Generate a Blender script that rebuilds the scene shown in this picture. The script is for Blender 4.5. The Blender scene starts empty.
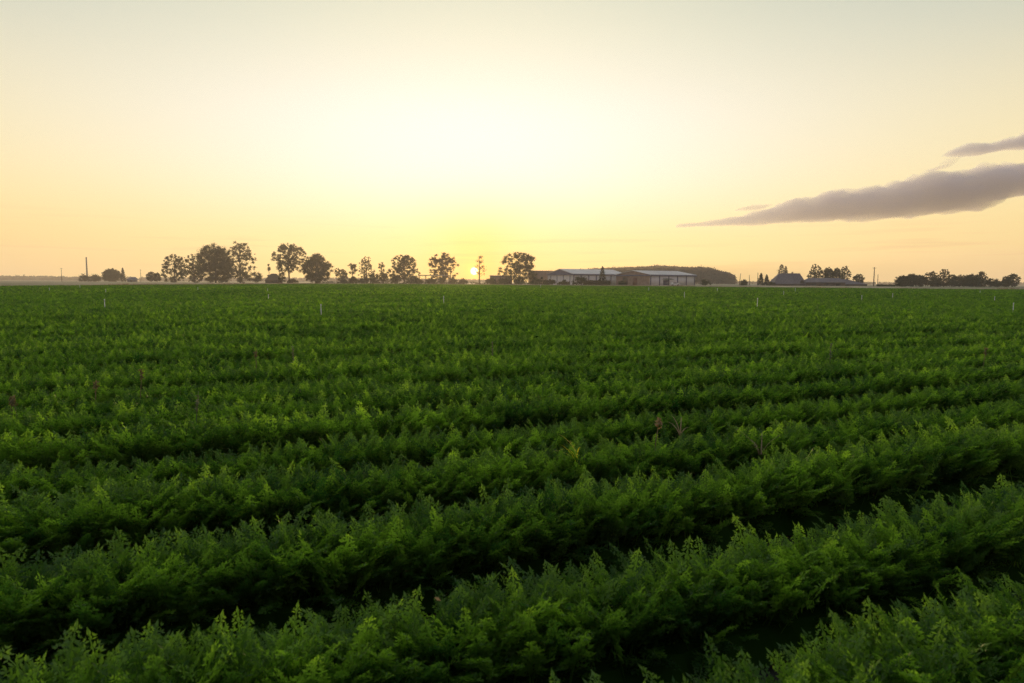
import bpy, math, random
import numpy as np
from mathutils import Vector, Matrix
from mathutils import noise as mnoise

R = math.radians
random.seed(7)
rng = np.random.default_rng(11)
scene = bpy.context.scene
col = scene.collection

# ------------------------------------------------------------------ camera
F = 682.7                     # focal length in pixels (24 mm on 36 mm, 1024 px)
CAMZ = 1.36
HOR = 282.0                   # horizon row at the centre column
ROLL = math.atan(0.0048)
PITCH = math.atan((341.5 - HOR) / F)
cam = bpy.data.cameras.new('camera')
cam.lens = 24.0
cam.sensor_width = 36.0
cam.clip_start = 0.05
cam.clip_end = 40000.0
cam.dof.use_dof = True
cam.dof.focus_distance = 9.0
cam.dof.aperture_fstop = 5.0
camo = bpy.data.objects.new('camera', cam)
col.objects.link(camo)
camo.matrix_world = (Matrix.Translation((0, 0, CAMZ)) @ Matrix.Rotation(R(90) - PITCH, 4, 'X')
                     @ Matrix.Rotation(-ROLL * -1.0, 4, 'Z'))
scene.camera = camo

# ------------------------------------------------------------------ sun and sky
def hor(u):
    return HOR + (u - 512) * 0.0048

SUN_AZ = math.atan((474 - 512) / F)          # from +Y towards +X
SUN_EL = math.atan((hor(474) - 271.2) / F)
sun_dir = Vector((math.sin(SUN_AZ) * math.cos(SUN_EL), math.cos(SUN_AZ) * math.cos(SUN_EL), math.sin(SUN_EL)))

world = bpy.data.worlds.new('World')
scene.world = world
world.use_nodes = True
wt = world.node_tree
wt.nodes.clear()

class NT:
    """tiny node-graph writer"""
    def __init__(self, tree):
        self.t = tree
    def n(self, kind, **kw):
        x = self.t.nodes.new(kind)
        for k, v in kw.items():
            setattr(x, k, v)
        return x
    def link(self, a, b):
        self.t.links.new(a, b)
    def put(self, v, sock):
        if hasattr(v, 'links') or isinstance(v, bpy.types.NodeSocket):
            self.link(v, sock)
        else:
            sock.default_value = v
    def m(self, op, a, b=None, c=None, clamp=False):
        x = self.n('ShaderNodeMath', operation=op, use_clamp=clamp)
        self.put(a, x.inputs[0])
        if b is not None:
            self.put(b, x.inputs[1])
        if c is not None:
            self.put(c, x.inputs[2])
        return x.outputs[0]
    def vm(self, op, a, b=None, scale=None):
        x = self.n('ShaderNodeVectorMath', operation=op)
        self.put(a, x.inputs[0])
        if b is not None:
            self.put(b, x.inputs[1])
        if scale is not None:
            self.put(scale, x.inputs['Scale'])
        return x.outputs['Value'] if op in ('DOT_PRODUCT', 'LENGTH') else x.outputs['Vector']

W = NT(wt)
tc = W.n('ShaderNodeTexCoord')
d = W.vm('NORMALIZE', tc.outputs['Generated'])
sep = W.n('ShaderNodeSeparateXYZ')
W.link(d, sep.inputs[0])
el = W.m('MAXIMUM', sep.outputs['Z'], 0.0)                       # ~ elevation in radians near the horizon
def gauss(direction, sigma, power=2.0):
    """exp(-(angle/sigma)^power) round a direction"""
    dt = W.vm('DOT_PRODUCT', d, tuple(direction))
    ang = W.m('ARCCOSINE', W.m('MINIMUM', dt, 1.0))
    q = W.m('POWER', W.m('DIVIDE', ang, sigma), power)
    return W.m('EXPONENT', W.m('MULTIPLY', q, -1.0))
def lin(c):
    return tuple(((x / 255 + .055) / 1.055) ** 2.4 if x > 10 else x / 255 / 12.92 for x in c)
elev = W.m('DIVIDE', W.m('ARCSINE', sep.outputs['Z']), R(90), clamp=True)
def ramp(stops):
    x = W.n('ShaderNodeValToRGB')
    x.color_ramp.interpolation = 'B_SPLINE'
    e = x.color_ramp.elements
    while len(e) < len(stops):
        e.new(0.5)
    for k, (dg, c) in enumerate(stops):
        e[k].position = dg / 90
        e[k].color = (*lin(c), 1)
    W.link(elev, x.inputs[0])
    return x.outputs[0]
r_sun = ramp([(0, (255, 218, 118)), (1.5, (255, 225, 132)), (3, (255, 235, 160)), (5, (255, 245, 198)), (7.5, (255, 254, 234)), (10, (255, 255, 246)), (13, (255, 255, 246)),
              (16, (253, 248, 228)), (19.5, (240, 237, 210)), (23, (222, 223, 200)), (32, (208, 212, 202)), (50, (214, 219, 218)), (90, (206, 212, 216))])
r_side = ramp([(0, (244, 204, 154)), (1.5, (252, 213, 146)), (3, (254, 221, 148)), (6, (252, 226, 158)), (10, (245, 226, 172)), (14, (228, 217, 180)), (18, (199, 203, 186)),
               (22, (180, 189, 179)), (32, (182, 190, 182)), (50, (206, 212, 214)), (90, (206, 212, 216))])
r_rear = ramp([(0, (246, 222, 214)), (5, (250, 226, 218)), (9, (205, 188, 188)), (14, (130, 128, 140)), (22, (98, 104, 120)), (35, (84, 95, 114)), (60, (130, 142, 160)), (90, (206, 212, 216))])
hd = W.n('ShaderNodeCombineXYZ')
W.link(sep.outputs['X'], hd.inputs[0]); W.link(sep.outputs['Y'], hd.inputs[1])
azd = W.vm('DOT_PRODUCT', W.vm('NORMALIZE', hd.outputs[0]), (math.sin(SUN_AZ), math.cos(SUN_AZ), 0))
az = W.m('ARCCOSINE', W.m('MINIMUM', W.m('MAXIMUM', azd, -1.0), 1.0))
w_sun = W.m('EXPONENT', W.m('MULTIPLY', W.m('POWER', W.m('DIVIDE', az, R(28)), 1.9), -1.0))
w_rear = W.n('ShaderNodeMapRange')
w_rear.interpolation_type = 'SMOOTHSTEP'
w_rear.inputs['From Min'].default_value = R(45)
w_rear.inputs['From Max'].default_value = R(125)
W.link(az, w_rear.inputs['Value'])
def mixc(f, a, b):
    x = W.n('ShaderNodeMix', data_type='RGBA')
    W.link(f, x.inputs[0]); W.link(a, x.inputs[6]); W.link(b, x.inputs[7])
    return x.outputs[2]
accv = mixc(w_sun, mixc(w_rear.outputs[0], r_side, r_rear), r_sun)
accv = W.vm('MULTIPLY', accv, W.vm('SUBTRACT', (1, 1, 1), W.vm('SCALE', (-0.02, 0.08, 0.62), None, gauss(sun_dir, R(3.6), 1.5))))
accv = W.vm('MULTIPLY', accv, W.vm('SUBTRACT', (1, 1, 1), W.vm('SCALE', (-0.1, 0.20, 0.38), None, gauss(sun_dir, R(2.1), 1.5))))
accv = W.vm('ADD', accv, W.vm('SCALE', (0.9, 0.50, 0.05), None, gauss(sun_dir, R(0.8), 1.0)))
# thin streaks of low cloud, a few degrees up, drawn out along the horizon
mp = W.n('ShaderNodeMapping')
mp.inputs['Scale'].default_value = (3.0, 3.0, 70.0)
W.link(d, mp.inputs['Vector'])
nz = W.n('ShaderNodeTexNoise')
nz.inputs['Scale'].default_value = 1.6
nz.inputs['Detail'].default_value = 4.0
W.link(mp.outputs[0], nz.inputs['Vector'])
st = W.n('ShaderNodeMapRange')
st.inputs['From Min'].default_value = 0.56
st.inputs['From Max'].default_value = 0.78
W.link(nz.outputs['Fac'], st.inputs['Value'])
low = W.m('MULTIPLY', st.outputs[0], W.m('EXPONENT', W.m('MULTIPLY', W.m('POWER', W.m('DIVIDE', W.m('SUBTRACT', el, 0.045), 0.03), 2.0), -1.0)))
accv = W.vm('MULTIPLY', accv, W.vm('SUBTRACT', (1, 1, 1), W.vm('SCALE', (0.16, 0.24, 0.24), None, low)))
# solar disc seen through the low air
dt = W.vm('DOT_PRODUCT', d, tuple(sun_dir))
ang = W.m('ARCCOSINE', W.m('MINIMUM', dt, 1.0))
disc = W.n('ShaderNodeMapRange')
disc.interpolation_type = 'SMOOTHSTEP'
disc.inputs['From Min'].default_value = R(0.36)
disc.inputs['From Max'].default_value = R(0.22)
W.link(ang, disc.inputs['Value'])
accv = W.vm('ADD', accv, W.vm('SCALE', (6.0, 4.5, 2.2), None, disc.outputs[0]))
bg1 = W.n('ShaderNodeBackground')
W.link(accv, bg1.inputs['Color'])
bg1.inputs['Strength'].default_value = 1.0
sky = W.n('ShaderNodeTexSky', sky_type='NISHITA')
sky.sun_disc = False
sky.sun_elevation = SUN_EL
sky.sun_rotation = SUN_AZ
sky.dust_density = 2.0
bg2 = W.n('ShaderNodeBackground')
W.link(sky.outputs[0], bg2.inputs['Color'])
bg2.inputs['Strength'].default_value = 0.03
add = W.n('ShaderNodeAddShader')
W.link(bg1.outputs[0], add.inputs[0])
W.link(bg2.outputs[0], add.inputs[1])
wo = W.n('ShaderNodeOutputWorld')
W.link(add.outputs[0], wo.inputs['Surface'])

sun = bpy.data.lights.new('sun', 'SUN')
sun.energy = 4.0
sun.angle = R(0.6)
sun.color = (1.0, 0.70, 0.34)
suno = bpy.data.objects.new('sun', sun)
col.objects.link(suno)
suno.rotation_euler = (-sun_dir).to_track_quat('-Z', 'Y').to_euler()
suno.location = (0, 0, 50)

vs = scene.view_settings
vs.view_transform = 'Standard'
vs.look = 'None'
vs.exposure = 0.0
vs.gamma = 1.0
vs.use_curve_mapping = False
cy = scene.cycles
cy.use_denoising = True
cy.denoising_prefilter = 'NONE'
cy.max_bounces = 5
cy.diffuse_bounces = 3
cy.glossy_bounces = 1
cy.transmission_bounces = 3
cy.transparent_max_bounces = 8
cy.volume_bounces = 1
cy.caustics_reflective = False
cy.caustics_refractive = False
cy.sample_clamp_indirect = 4.0

# ------------------------------------------------------------------ helpers
def mesh_object(name, V, Fc, mat, parent=None, tint=None, smooth=False):
    """V (n,3); Fc list of (m,k) arrays of one polygon size each"""
    V = np.asarray(V, dtype=np.float32)
    if not isinstance(Fc, list):
        Fc = [Fc]
    Fc = [np.asarray(f, dtype=np.int32) for f in Fc if len(f)]
    me = bpy.data.meshes.new(name)
    me.vertices.add(len(V))
    me.vertices.foreach_set('co', V.ravel())
    loops = np.concatenate([f.ravel() for f in Fc])
    sizes = np.concatenate([np.full(len(f), f.shape[1], dtype=np.int32) for f in Fc])
    starts = np.concatenate([[0], np.cumsum(sizes)[:-1]]).astype(np.int32)
    me.loops.add(len(loops))
    me.loops.foreach_set('vertex_index', loops)
    me.polygons.add(len(sizes))
    me.polygons.foreach_set('loop_start', starts)
    me.polygons.foreach_set('loop_total', sizes)
    if smooth:
        me.polygons.foreach_set('use_smooth', np.ones(len(sizes), dtype=bool))
    me.update(calc_edges=True)
    if tint is not None:
        a = me.attributes.new('tint', 'FLOAT', 'FACE')
        a.data.foreach_set('value', np.asarray(tint, dtype=np.float32))
    if mat is not None:
        me.materials.append(mat)
    o = bpy.data.objects.new(name, me)
    col.objects.link(o)
    if parent is not None:
        o.parent = parent
    return o

def tag(o, label=None, cat=None, group=None, kind=None):
    if label:
        o['label'] = label
    if cat:
        o['category'] = cat
    if group:
        o['group'] = group
    if kind:
        o['kind'] = kind
    return o

def empty(name, loc, rz=0.0):
    o = bpy.data.objects.new(name, None)
    o.empty_display_size = 0.3
    o.location = loc
    o.rotation_euler = (0, 0, rz)
    col.objects.link(o)
    return o

class MB:
    """collects boxes, tubes and polygons into one mesh"""
    def __init__(self):
        self.V, self.Q, self.T, self.P = [], [], [], []
    def box(self, c, s, rz=0.0):
        b = len(self.V)
        ca, sa = math.cos(rz), math.sin(rz)
        for dz in (-.5, .5):
            for dx, dy in ((-.5, -.5), (.5, -.5), (.5, .5), (-.5, .5)):
                x, y = dx * s[0], dy * s[1]
                self.V.append((c[0] + x * ca - y * sa, c[1] + x * sa + y * ca, c[2] + dz * s[2]))
        for f in ((0, 3, 2, 1), (4, 5, 6, 7), (0, 1, 5, 4), (1, 2, 6, 5), (2, 3, 7, 6), (3, 0, 4, 7)):
            self.Q.append([b + i for i in f])
        return self
    def tube(self, pts, rad, n=6):
        pts = [Vector(p) for p in pts]
        if not hasattr(rad, '__len__'):
            rad = [rad] * len(pts)
        b = len(self.V)
        for i, p in enumerate(pts):
            t = (pts[min(i + 1, len(pts) - 1)] - pts[max(i - 1, 0)]).normalized()
            a = t.cross(Vector((0.13, 0.99, 0.05))).normalized()
            c = t.cross(a)
            for k in range(n):
                an = 2 * math.pi * k / n
                q = p + (a * math.cos(an) + c * math.sin(an)) * rad[i]
                self.V.append(tuple(q))
        for i in range(len(pts) - 1):
            for k in range(n):
                k2 = (k + 1) % n
                self.Q.append([b + i * n + k, b + i * n + k2, b + (i + 1) * n + k2, b + (i + 1) * n + k])
        for base, rev in ((b, True), (b + (len(pts) - 1) * n, False)):
            idx = list(range(base, base + n))
            for k in range(1, n - 1):
                self.T.append([idx[0], idx[k + 1], idx[k]] if rev else [idx[0], idx[k], idx[k + 1]])
        return self
    def poly(self, pts):
        b = len(self.V)
        self.V += [tuple(p) for p in pts]
        f = list(range(b, b + len(pts)))
        if len(f) == 4:
            self.Q.append(f)
        else:
            for k in range(1, len(f) - 1):
                self.T.append([f[0], f[k], f[k + 1]])
        return self
    def slab(self, pts, thick):
        """planar polygon pulled along its own normal into a plate"""
        p = [Vector(q) for q in pts]
        nrm = (p[1] - p[0]).cross(p[2] - p[0]).normalized() * thick
        lo = [q - nrm for q in p]
        self.poly(p)
        self.poly(lo[::-1])
        for i in range(len(p)):
            j = (i + 1) % len(p)
            self.poly([p[i], lo[i], lo[j], p[j]])
        return self
    def build(self, name, mat, parent=None, smooth=False):
        fs = []
        if self.Q:
            fs.append(np.array(self.Q))
        if self.T:
            fs.append(np.array(self.T))
        return mesh_object(name, self.V, fs, mat, parent, smooth=smooth)

def gx(u, D):
    """ground x of a column at forward distance D"""
    return (u - 512.0) / F * D * math.cos(PITCH)

def zat(u, v, D):
    """height seen at pixel (u,v) at forward distance D"""
    return CAMZ + (hor(u) - v) / F * D

# ------------------------------------------------------------------ materials
def base_mat(name):
    m = bpy.data.materials.new(name)
    m.use_nodes = True
    m.node_tree.nodes.clear()
    g = NT(m.node_tree)
    out = g.n('ShaderNodeOutputMaterial')
    return m, g, out

def leaf_mat(name, dark, light, trans, trans_amt=0.45, gloss=0.05, rough=0.45, noise_scale=0.9):
    """thin leaf: diffuse + light coming through + a faint sheen; colour varies leaf by leaf and patch by patch"""
    m, g, out = base_mat(name)
    at = g.n('ShaderNodeAttribute', attribute_name='tint')
    geo = g.n('ShaderNodeTexCoord')
    nz = g.n('ShaderNodeTexNoise')
    nz.inputs['Scale'].default_value = noise_scale
    nz.inputs['Detail'].default_value = 3.0
    g.link(geo.outputs['Object'], nz.inputs['Vector'])
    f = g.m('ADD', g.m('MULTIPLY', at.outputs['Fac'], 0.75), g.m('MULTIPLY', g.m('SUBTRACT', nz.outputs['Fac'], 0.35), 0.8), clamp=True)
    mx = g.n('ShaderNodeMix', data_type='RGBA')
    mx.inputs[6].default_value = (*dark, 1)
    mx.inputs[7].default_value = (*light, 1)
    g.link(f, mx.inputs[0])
    mt = g.n('ShaderNodeMix', data_type='RGBA', blend_type='MULTIPLY')
    mt.inputs[0].default_value = 1.0
    g.link(mx.outputs[2], mt.inputs[6])
    mt.inputs[7].default_value = (*trans, 1)
    df = g.n('ShaderNodeBsdfDiffuse')
    g.link(mx.outputs[2], df.inputs['Color'])
    tr = g.n('ShaderNodeBsdfTranslucent')
    g.link(mt.outputs[2], tr.inputs['Color'])
    ms = g.n('ShaderNodeMixShader')
    ms.inputs[0].default_value = trans_amt
    g.link(df.outputs[0], ms.inputs[1])
    g.link(tr.outputs[0], ms.inputs[2])
    gl = g.n('ShaderNodeBsdfGlossy')
    gl.inputs['Roughness'].default_value = rough
    gl.inputs['Color'].default_value = (1, 1, 1, 1)
    m2 = g.n('ShaderNodeMixShader')
    m2.inputs[0].default_value = gloss
    g.link(ms.outputs[0], m2.inputs[1])
    g.link(gl.outputs[0], m2.inputs[2])
    g.link(m2.outputs[0], out.inputs['Surface'])
    return m

def solid(name, c1, c2=None, scale=2.0, rough=0.8, bump=0.0, stretch=(1, 1, 1), metal=0.0, wave=None):
    m, g, out = base_mat(name)
    b = g.n('ShaderNodeBsdfPrincipled')
    b.inputs['Roughness'].default_value = rough
    b.inputs['Metallic'].default_value = metal
    tcn = g.n('ShaderNodeTexCoord')
    mpn = g.n('ShaderNodeMapping')
    mpn.inputs['Scale'].default_value = stretch
    g.link(tcn.outputs['Object'], mpn.inputs['Vector'])
    nzn = g.n('ShaderNodeTexNoise')
    nzn.inputs['Scale'].default_value = scale
    nzn.inputs['Detail'].default_value = 6.0
    g.link(mpn.outputs[0], nzn.inputs['Vector'])
    mx = g.n('ShaderNodeMix', data_type='RGBA')
    mx.inputs[6].default_value = (*c1, 1)
    mx.inputs[7].default_value = (*(c2 or tuple(x * 0.75 for x in c1)), 1)
    mr = g.n('ShaderNodeMapRange')
    mr.inputs['From Min'].default_value = 0.35
    mr.inputs['From Max'].default_value = 0.65
    g.link(nzn.outputs['Fac'], mr.inputs['Value'])
    g.link(mr.outputs[0], mx.inputs[0])
    g.link(mx.outputs[2], b.inputs['Base Color'])
    if bump:
        bp = g.n('ShaderNodeBump')
        bp.inputs['Strength'].default_value = bump
        g.link(nzn.outputs['Fac'], bp.inputs['Height'])
        g.link(bp.outputs[0], b.inputs['Normal'])
    g.link(b.outputs[0], out.inputs['Surface'])
    return m

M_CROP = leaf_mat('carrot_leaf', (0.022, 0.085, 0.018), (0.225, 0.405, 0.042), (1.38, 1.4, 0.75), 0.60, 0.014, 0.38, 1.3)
M_CORE = leaf_mat('carrot_row_shade', (0.012, 0.035, 0.006), (0.03, 0.07, 0.008), (1.0, 1.0, 0.6), 0.2, 0.0, 0.6, 3.0)  # near-black green that paints in the shade low inside the rows
M_TREE = leaf_mat('tree_leaf', (0.035, 0.045, 0.018), (0.085, 0.095, 0.035), (1.3, 1.1, 0.5), 0.35, 0.02, 0.5, 0.3)
M_TREE_RED = leaf_mat('glow_tinted_tree_leaf', (0.07, 0.05, 0.025), (0.13, 0.09, 0.04), (1.3, 1.0, 0.5), 0.4, 0.02, 0.5, 0.3)  # leaf colour reddened to carry the low sun's glow and warm haze
M_CONIF = leaf_mat('needle', (0.022, 0.032, 0.018), (0.045, 0.06, 0.03), (1.1, 1.0, 0.6), 0.15, 0.02, 0.5, 0.4)
M_BUSH = leaf_mat('bush_leaf', (0.04, 0.05, 0.02), (0.09, 0.10, 0.04), (1.2, 1.1, 0.5), 0.3, 0.02, 0.5, 0.4)
M_BARK = solid('bark', (0.07, 0.055, 0.045), (0.12, 0.10, 0.085), 3.0, 0.9, 0.4, (1, 1, 0.2))
M_STRAW = leaf_mat('dry_grass', (0.20, 0.155, 0.08), (0.34, 0.28, 0.15), (1.1, 1.0, 0.7), 0.4, 0.02, 0.6, 0.2)
M_SOIL = solid('soil', (0.011, 0.009, 0.007), (0.022, 0.017, 0.013), 9.0, 0.95, 0.8)
M_WHITE = solid('white_plastic', (0.78, 0.79, 0.76), (0.66, 0.67, 0.64), 6.0, 0.5)
M_POLE = solid('weathered_pole', (0.14, 0.11, 0.09), (0.08, 0.065, 0.055), 2.0, 0.9)
M_PANEL = solid('white_cladding', (0.86, 0.83, 0.84), (0.78, 0.75, 0.77), 0.5, 0.6, 0.0, (1, 1, 0.15))
M_FRAME = solid('blue_grey_steel', (0.16, 0.16, 0.24), (0.11, 0.11, 0.18), 0.6, 0.6)
M_ROOFW = solid('pale_metal_roof', (0.62, 0.60, 0.62), (0.50, 0.48, 0.5), 0.3, 0.45, 0.0, (1, 0.2, 1))
M_BRICK = solid('brown_cladding', (0.38, 0.27, 0.21), (0.29, 0.20, 0.16), 0.6, 0.85)
M_DOOR = solid('rust_door', (0.20, 0.08, 0.06), (0.15, 0.07, 0.05), 1.0, 0.7)
M_ROOFG = solid('grey_roof_tiles', (0.17, 0.15, 0.17), (0.10, 0.09, 0.11), 1.6, 0.8, 0.5)
M_WOOD = solid('old_timber', (0.11, 0.085, 0.07), (0.07, 0.055, 0.045), 1.5, 0.9, 0.2, (4, 4, 0.3))
M_DARK = solid('dark_opening', (0.02, 0.018, 0.018), (0.03, 0.026, 0.024), 1.0, 0.9)
M_CAR = solid('white_car_paint', (0.80, 0.80, 0.80), (0.76, 0.76, 0.76), 0.5, 0.25)
M_TYRE = solid('rubber', (0.03, 0.03, 0.03), (0.04, 0.04, 0.04), 3.0, 0.9)
M_GLASS = solid('car_glass', (0.03, 0.035, 0.04), (0.04, 0.045, 0.05), 1.0, 0.1)
M_GREENT = solid('green_tarpaulin', (0.05, 0.09, 0.06), (0.04, 0.07, 0.05), 1.0, 0.7)
M_BLUE = solid('blue_grey_tin', (0.09, 0.11, 0.17), (0.07, 0.08, 0.12), 1.0, 0.6)
M_CONC = solid('concrete', (0.36, 0.33, 0.30), (0.27, 0.25, 0.23), 1.0, 0.9)
M_YELLOW = leaf_mat('yellow_blade', (0.62, 0.55, 0.04), (0.85, 0.75, 0.06), (1.1, 1.05, 0.5), 0.5, 0.04, 0.4, 3.0)
M_PALEWEED = leaf_mat('pale_weed', (0.16, 0.20, 0.11), (0.26, 0.30, 0.18), (1.1, 1.0, 0.7), 0.4, 0.02, 0.5, 3.0)
M_DOCK = leaf_mat('rusty_seedhead', (0.12, 0.115, 0.05), (0.21, 0.19, 0.09), (1.1, 1.0, 0.7), 0.35, 0.02, 0.6, 3.0)
M_TAN = leaf_mat('tan_stalk', (0.24, 0.19, 0.10), (0.38, 0.30, 0.17), (1.2, 1.0, 0.7), 0.35, 0.02, 0.6, 3.0)

# ------------------------------------------------------------------ ground
def ground_mat():
    m, g, out = base_mat('dry_meadow')
    b = g.n('ShaderNodeBsdfPrincipled')
    b.inputs['Roughness'].default_value = 0.95
    tcn = g.n('ShaderNodeTexCoord')
    n1 = g.n('ShaderNodeTexNoise')
    n1.inputs['Scale'].default_value = 0.012
    n1.inputs['Detail'].default_value = 8.0
    g.link(tcn.outputs['Object'], n1.inputs['Vector'])
    cr = g.n('ShaderNodeValToRGB')
    e = cr.color_ramp.elements
    e[0].position, e[0].color = 0.38, (0.13, 0.125, 0.055, 1)
    e[1].position, e[1].color = 0.60, (0.34, 0.27, 0.16, 1)
    g.link(n1.outputs['Fac'], cr.inputs[0])
    g.link(cr.outputs[0], b.inputs['Base Color'])
    g.link(b.outputs[0], out.inputs['Surface'])
    return m

n = 96
aa = np.linspace(0, 2 * math.pi, n, endpoint=False)
rr = [0, 60, 300, 1200, 5000, 14000]
Vg = [(0, 0, 0)] + [(r * math.cos(a), r * math.sin(a), 0) for r in rr[1:] for a in aa]
Tg = [(0, 1 + k, 1 + (k + 1) % n) for k in range(n)]
Qg = []
for j in range(len(rr) - 2):
    for k in range(n):
        k2 = (k + 1) % n
        Qg.append((1 + j * n + k, 1 + (j + 1) * n + k, 1 + (j + 1) * n + k2, 1 + j * n + k2))
tag(mesh_object('ground', Vg, [np.array(Qg), np.array(Tg)], ground_mat()), kind='structure')

FIELD = [(-77, -8), (-77, 194), (-70, 300), (-40, 290), (38, 190), (87, 135), (118, 96), (140, -8)]
def in_field(x, y):
    inside = np.zeros(np.shape(x), dtype=bool)
    for i in range(len(FIELD)):
        x1, y1 = FIELD[i]
        x2, y2 = FIELD[(i + 1) % len(FIELD)]
        if y1 == y2:
            continue
        c = ((y1 > y) != (y2 > y)) & (x < (x2 - x1) * (y - y1) / (y2 - y1) + x1)
        inside ^= c
    return inside
mb = MB()
mb.poly([(x, y, 0.004) for x, y in FIELD][::-1])
tag(mb.build('field_soil', M_SOIL), kind='structure')

# ------------------------------------------------------------------ fronds
def rhombus(b, tip, wdir, wd, at=0.45):
    """leaf-shaped quad from base b to tip"""
    mid = b + (tip - b) * at
    return [b, mid + wdir * wd, tip, mid - wdir * wd]

def frond(lod, rs):
    """carrot leaf, unit length along its midrib, rising from the origin and arching towards +X"""
    th0 = R(rs.uniform(72, 88))
    bend = R(rs.uniform(8, 55))
    N = 12
    P = [np.zeros(3)]
    T = []
    for i in range(N):
        s = (i + .5) / N
        th = th0 - bend * s ** 1.6
        t = np.array([math.cos(th), rs.normal(0, .03), math.sin(th)])
        t /= np.linalg.norm(t)
        T.append(t)
        P.append(P[-1] + t / N)
    T.append(T[-1])
    P, T = np.array(P), np.array(T)
    def at(s):
        f = s * N
        i = min(int(f), N - 1)
        return P[i] + (P[i + 1] - P[i]) * (f - i), T[i]
    quads = []
    side0 = np.array([0, 1., 0])
    npair = {0: 11, 1: 8, 2: 4, 3: 1}[lod]
    if lod == 3:
        for k in range(3):
            s = 0.35 + .2 * k
            p, t = at(s)
            a = rs.uniform(0, 6.28)
            q = np.array([math.cos(a) * .8, math.sin(a) * .8, rs.uniform(.1, .9)])
            q /= np.linalg.norm(q)
            w = np.cross(q, rs.normal(size=3))
            w /= np.linalg.norm(w)
            quads.append(rhombus(p, p + q * rs.uniform(.3, .5), w, .12))
        return np.array(quads)
    # midrib ribbon
    if lod <= 1:
        for i in range(0, N, 2 if lod == 0 else 3):
            j = min(i + (2 if lod == 0 else 3), N)
            w = .010 * (1 - i / N) + .003
            w2 = .010 * (1 - j / N) + .003
            quads.append([P[i] - side0 * w, P[i] + side0 * w, P[j] + side0 * w2, P[j] - side0 * w2])
    s_first = 0.34 + rs.uniform(-.05, .05)
    for k in range(npair):
        f = k / npair
        s = s_first + (0.97 - s_first) * f
        p, t = at(s)
        nrm = np.cross(t, side0)
        nrm /= np.linalg.norm(nrm)
        Lp = ({0: .185, 1: .20, 2: .36, 3: .4}[lod] * (1 - f) ** 0.8 + .03) * rs.uniform(.8, 1.15)
        if k == 0:
            Lp *= .9
        for sg in (-1, 1):
            an = R(rs.uniform(38, 58))
            pd = side0 * sg * math.sin(an) + t * math.cos(an) + nrm * rs.uniform(-.5, .25)
            pd /= np.linalg.norm(pd)
            q = np.cross(nrm, pd)
            q /= np.linalg.norm(q)
            if lod == 2:
                quads.append(rhombus(p, p + pd * Lp * 1.1, q, Lp * .30))
                continue
            nl = max(1, int(round((4 if lod == 0 else 2) * (1 - f * .6))))
            for m in range(nl):
                g = (m + .35) / (nl + .2)
                bp_ = p + pd * Lp * g
                ll = Lp * (.52 if lod == 0 else .65) * (1 - g) ** .6 + .014
                for sg2 in (-1, 1):
                    a2 = R(rs.uniform(38, 60))
                    ld = pd * math.cos(a2) + q * sg2 * math.sin(a2) + nrm * rs.uniform(-.15, .75)
                    ld /= np.linalg.norm(ld)
                    wv = np.cross(nrm + rs.normal(0, .45, 3), ld)
                    wv /= np.linalg.norm(wv) + 1e-9
                    quads.append(rhombus(bp_, bp_ + ld * ll, wv, ll * rs.uniform(.17, .27) * (1 if lod == 0 else 1.25)))
            bp_ = p + pd * Lp * .62
            quads.append(rhombus(bp_, p + pd * Lp * 1.05, q, Lp * .10))
    p, t = at(.93)
    quads.append(rhombus(p, p + t * (.07 if lod < 2 else .12), side0, .014 if lod < 2 else .05))
    return np.array(quads)

rs_ = np.random.default_rng(5)
FR = {l: [frond(l, rs_) for _ in range(k)] for l, k in ((0, 40), (1, 28), (2, 12), (3, 12))}

RDIR = np.array([math.sin(R(65.9)), math.cos(R(65.9))])      # along the rows
RNOR = np.array([-RDIR[1], RDIR[0]])
ROW_DY = 0.82
ROW_Y0 = 1.32
LEAN = np.array([0.05, -0.02])

def noise1(x, seed, scale):
    """smooth 1-D noise for arrays"""
    r = np.random.default_rng(seed)
    tab = r.normal(size=4096)
    f = x / scale
    i = np.floor(f).astype(int)
    t = f - i
    t = t * t * (3 - 2 * t)
    return tab[i % 4096] * (1 - t) + tab[(i + 1) % 4096] * t

ROWH = np.random.default_rng(61).normal(0, .035, 997)
ROWL = np.random.default_rng(62).normal(0, .018, 997)
ROWH[:4] = 0
ROWL[:4] = 0
def row_profile(k, t):
    """lateral drift, height factor and fullness along a row"""
    lat = noise1(t, 100 + k, 2.3) * .030 + noise1(t, 900 + k, 9.0) * .03
    hf = 1 + noise1(t, 300 + k, 0.6) * .045 + noise1(t, 500 + k, 3.1) * .035 + ROWH[k % 997]
    lat = lat + ROWL[k % 997]
    hf = np.clip(hf, .8, 1.16)
    return lat, hf

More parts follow.
